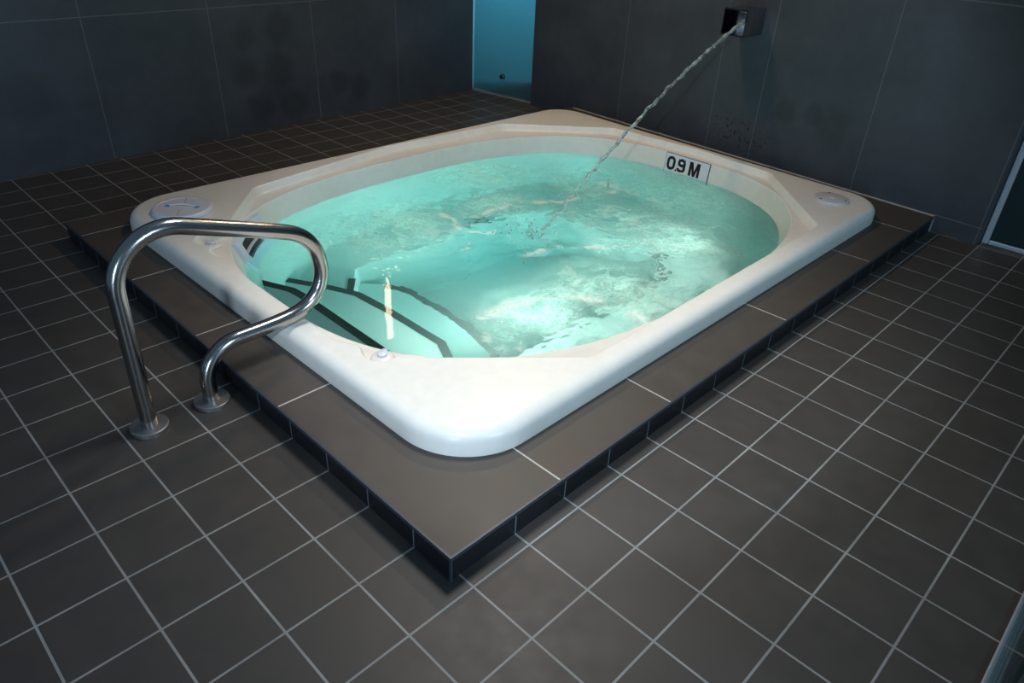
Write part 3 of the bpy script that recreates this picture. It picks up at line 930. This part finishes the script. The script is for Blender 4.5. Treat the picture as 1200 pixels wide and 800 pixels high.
def sp(u, v, o):           # u 0..1 left to right, v 0..1 bottom to top
    # the panel bows with the basin wall
    p = bl.lerp(br, u).lerp(tl.lerp(tr, u), v)
    return tuple(p + sn * (o - 0.05 * 4 * u * (1 - u) + 0.03))


def panel(u0, u1, v0, v1, o0, o1, n=8):
    m = MB(); us = [u0 + (u1 - u0) * i / n for i in range(n + 1)]
    m.loft([[sp(u, v0, o0) for u in us], [sp(u, v1, o0) for u in us], [sp(u, v1, o1) for u in us], [sp(u, v0, o1) for u in us], [sp(u, v0, o0) for u in us]], close=False)
    for u in (u0, u1): m.add([sp(u, v0, o0), sp(u, v1, o0), sp(u, v1, o1), sp(u, v0, o1)], [(0, 1, 2, 3)])
    return m


obj('backing', panel(-0.012, 1.012, 0, 1.03, -0.02, 0.008), M_signedge, sg)
obj('marker_tile', panel(0.0, 0.508, 0, 1.0, 0.0, 0.02), M_signface, sg)
obj('marker_tile', panel(0.514, 1.0, 0, 1.0, 0.0, 0.02), M_signface, sg)


def ribbon(pts, w, closed=False):
    P = [Vector(p) for p in pts]; n = len(P); L, R = [], []
    for i in range(n):
        a = P[i - 1] if (i or closed) else P[i] * 2 - P[1]
        b = P[(i + 1) % n] if (i < n - 1 or closed) else P[i] * 2 - P[i - 1]
        t1 = (P[i] - a).normalized(); t2 = (b - P[i]).normalized(); k = Vector((-(t1 + t2).y, (t1 + t2).x)).normalized()
        q = k * (w / 2 / max(0.4, k.dot(Vector((-t1.y, t1.x))))); L.append(P[i] + q); R.append(P[i] - q)
    return L, R


def stadium(cx, cy, rx, h, n=10):
    """upright loop with half-round ends: half width rx, half height h"""
    pts = [(cx + rx * math.cos(a), cy + h - rx + rx * math.sin(a)) for a in [PI * i / n for i in range(n + 1)]]
    return pts + [(cx + rx * math.cos(a), cy - h + rx + rx * math.sin(a)) for a in [PI + PI * i / n for i in range(n + 1)]]


SWD, SHT = 1.55, 0.70      # panel size in tiles, to keep strokes even


def glyph(name, parts):
    m = MB()
    for kind, dat_ in parts:
        if kind == 'poly':
            n = len(dat_); vs = [sp(u / SWD, v / SHT, 0.024) for u, v in dat_] + [sp(u / SWD, v / SHT, 0.015) for u, v in dat_]
            m.add(vs, [tuple(range(n))] + [(i, (i + 1) % n, n + (i + 1) % n, n + i) for i in range(n)])
        else:
            pts, w, cl = dat_; L, R = ribbon(pts, w, cl); n = len(L)
            vs = [sp(q.x / SWD, q.y / SHT, 0.024) for q in L] + [sp(q.x / SWD, q.y / SHT, 0.024) for q in R]
            vs += [sp(q.x / SWD, q.y / SHT, 0.015) for q in L] + [sp(q.x / SWD, q.y / SHT, 0.015) for q in R]
            fs = []
            for i in range(n if cl else n - 1):
                j = (i + 1) % n; fs += [(i, j, n + j, n + i), (i, 2 * n + i, 2 * n + j, j), (n + i, n + j, 3 * n + j, 3 * n + i)]
            m.add(vs, fs)
    return obj(name, m, M_ink, sg)


y0, y1 = 0.215, 0.63; hc, hh = (y0 + y1) / 2, (y1 - y0) / 2; st_ = 0.085
glyph('numeral', [('rib', (stadium(0.20, hc, 0.105, hh - st_ / 2), st_, True))])
glyph('point', [('poly', [(0.37, y0 + .005), (0.425, y0 + .005), (0.425, y0 + .06), (0.37, y0 + .06)])])
hy = y0 + st_ / 2 + 0.065
nine = [(0.46, hy + 0.012)] + [(0.565 + 0.105 * math.cos(a), hy + 0.065 * math.sin(a)) for a in [PI * (1.0 + i / 10) for i in range(11)]] + [(0.67, y1 - 0.12)]
glyph('numeral', [('rib', (stadium(0.565, y1 - 0.125, 0.105, 0.125 - st_ / 2), st_, True)), ('rib', (nine, st_, False))])
mx0, mx1 = 0.845, 1.235; w_ = 0.088
glyph('letter', [('poly', [(mx0, y0), (mx0 + w_, y0), (mx0 + w_, y1), (mx0, y1)]), ('poly', [(mx1 - w_, y0), (mx1, y0), (mx1, y1), (mx1 - w_, y1)]),
                 ('poly', [(mx0 + .03, y1), (mx0 + .12, y1), ((mx0 + mx1) / 2 + .04, y0), ((mx0 + mx1) / 2 - .04, y0)]),
                 ('poly', [(mx1 - .03, y1), (mx1 - .12, y1), ((mx0 + mx1) / 2 - .04, y0), ((mx0 + mx1) / 2 + .04, y0)])])

# ------------------------------------------------------------------ spout and water jet
sx1 = onB(6.9) + 0.02; sx0 = 16.38
spt = thing('water_spout', 'square dark polished metal spout box projecting from the slate wall above the spa', 'spout', (sx1, 6.87, 4.1))
b_ = MB(); Y0, Y1, Z0, Z1, t_ = 6.48, 7.24, 4.09, 4.80, 0.035
b_.box(sx0, sx1, Y0, Y0 + t_, Z0, Z1); b_.box(sx0, sx1, Y1 - t_, Y1, Z0, Z1)
b_.box(sx0, sx1, Y0 + t_, Y1 - t_, Z0, Z0 + t_); b_.box(sx0, sx1, Y0 + t_, Y1 - t_, Z1 - t_, Z1)
b_.box(sx1 - 0.05, sx1, Y0 + t_, Y1 - t_, Z0 + t_, Z1 - t_)
obj('spout_box', b_, M_chrome, spt)
nz = MB(); nz.tube([(sx1 - 0.06, 6.61, 4.66), (16.72, 6.60, 4.60)], 0.075, 24)
obj('nozzle', nz, M_dark, spt, smooth=40)
j0 = Vector((16.80, 6.60, 4.62)); j1 = Vector((8.25, 6.6, ZW))
jp = []; jr = []
JN = 240
for i in range(JN + 1):
    t = i / JN
    p = j0.lerp(j1, t); p.z = 4.62 - 2.75 * t - 1.72 * t * t
    wv = 0.010 + 0.06 * t * t
    p.y += wv * (math.sin(t * 61) * .5 + math.sin(t * 143 + 1) * .5); p.z += wv * (math.cos(t * 71) * .5 + math.sin(t * 127 + 2) * .5)
    jp.append(p); jr.append(0.048 + 0.006 * math.sin(t * 190) + 0.006 * math.sin(t * 87 + 1) + 0.01 * random.random() - 0.02 * t)
jt = thing('water_jet', 'thin twisting stream of water arcing from the wall spout into the spa', 'water jet', (8.25, 6.6, ZW))
obj('stream', MB().tube(jp, jr, 12), M_jet, jt, smooth=80)
dp = MB()
ico = bmesh.new(); bmesh.ops.create_icosphere(ico, subdivisions=1, radius=1.0); ico.verts.ensure_lookup_table()
iv = [tuple(v.co) for v in ico.verts]; jf = [tuple(v.index for v in f.verts) for f in ico.faces]; ico.free()
for k in range(70):
    r = 0.012 + 0.022 * random.random(); a_ = random.random() * 2 * PI; q = abs(random.gauss(0, 0.55))
    c0 = (8.25 + q * math.cos(a_) - .3, 6.6 + q * math.sin(a_), ZW + 0.08 + abs(random.gauss(0, 0.14)))
    dp.add([(c0[0] + x * r, c0[1] + y * r, c0[2] + z * r) for x, y, z in iv], jf)
dp.tube([(12.25, 7.62, ZW - 0.02), (12.25, 7.62, ZW + 0.12), (12.26, 7.62, ZW + 0.26), (12.26, 7.63, ZW + 0.34)], [0.06, 0.035, 0.028, 0.012], 10)
o = obj('splash_drops', dp, M_jet, jt, smooth=80); o['kind'] = 'stuff'

# ------------------------------------------------------------------ glass screen beside the viewer, wall light
gs = thing('glass_screen', 'clear glass screen in a slim metal floor channel at the bottom right corner', 'glass screen', (9.0, -4.9, 0.0))
obj('floor_channel', MB().box(1.5, 16.9, -4.97, -4.86, 0.0, 0.035), M_alu, gs, bevel=0.01)
obj('pane', MB().box(1.5, 16.9, -4.935, -4.885, 0.03, 9.5), M_glass, gs)
wl = thing('wall_light', 'tall slim warm white wall light high on the back wall', 'wall lamp', (12.6, 19.3, 9.1))
obj('housing', MB().box(12.42, 12.78, 19.30, 19.50, 7.5, 10.8), M_alu, wl, bevel=0.03)
obj('diffuser', MB().box(12.46, 12.74, 19.22, 19.31, 7.6, 10.7), emissive('warm_lamp_diffuser', (1.0, 0.80, 0.55), 14.0), wl)
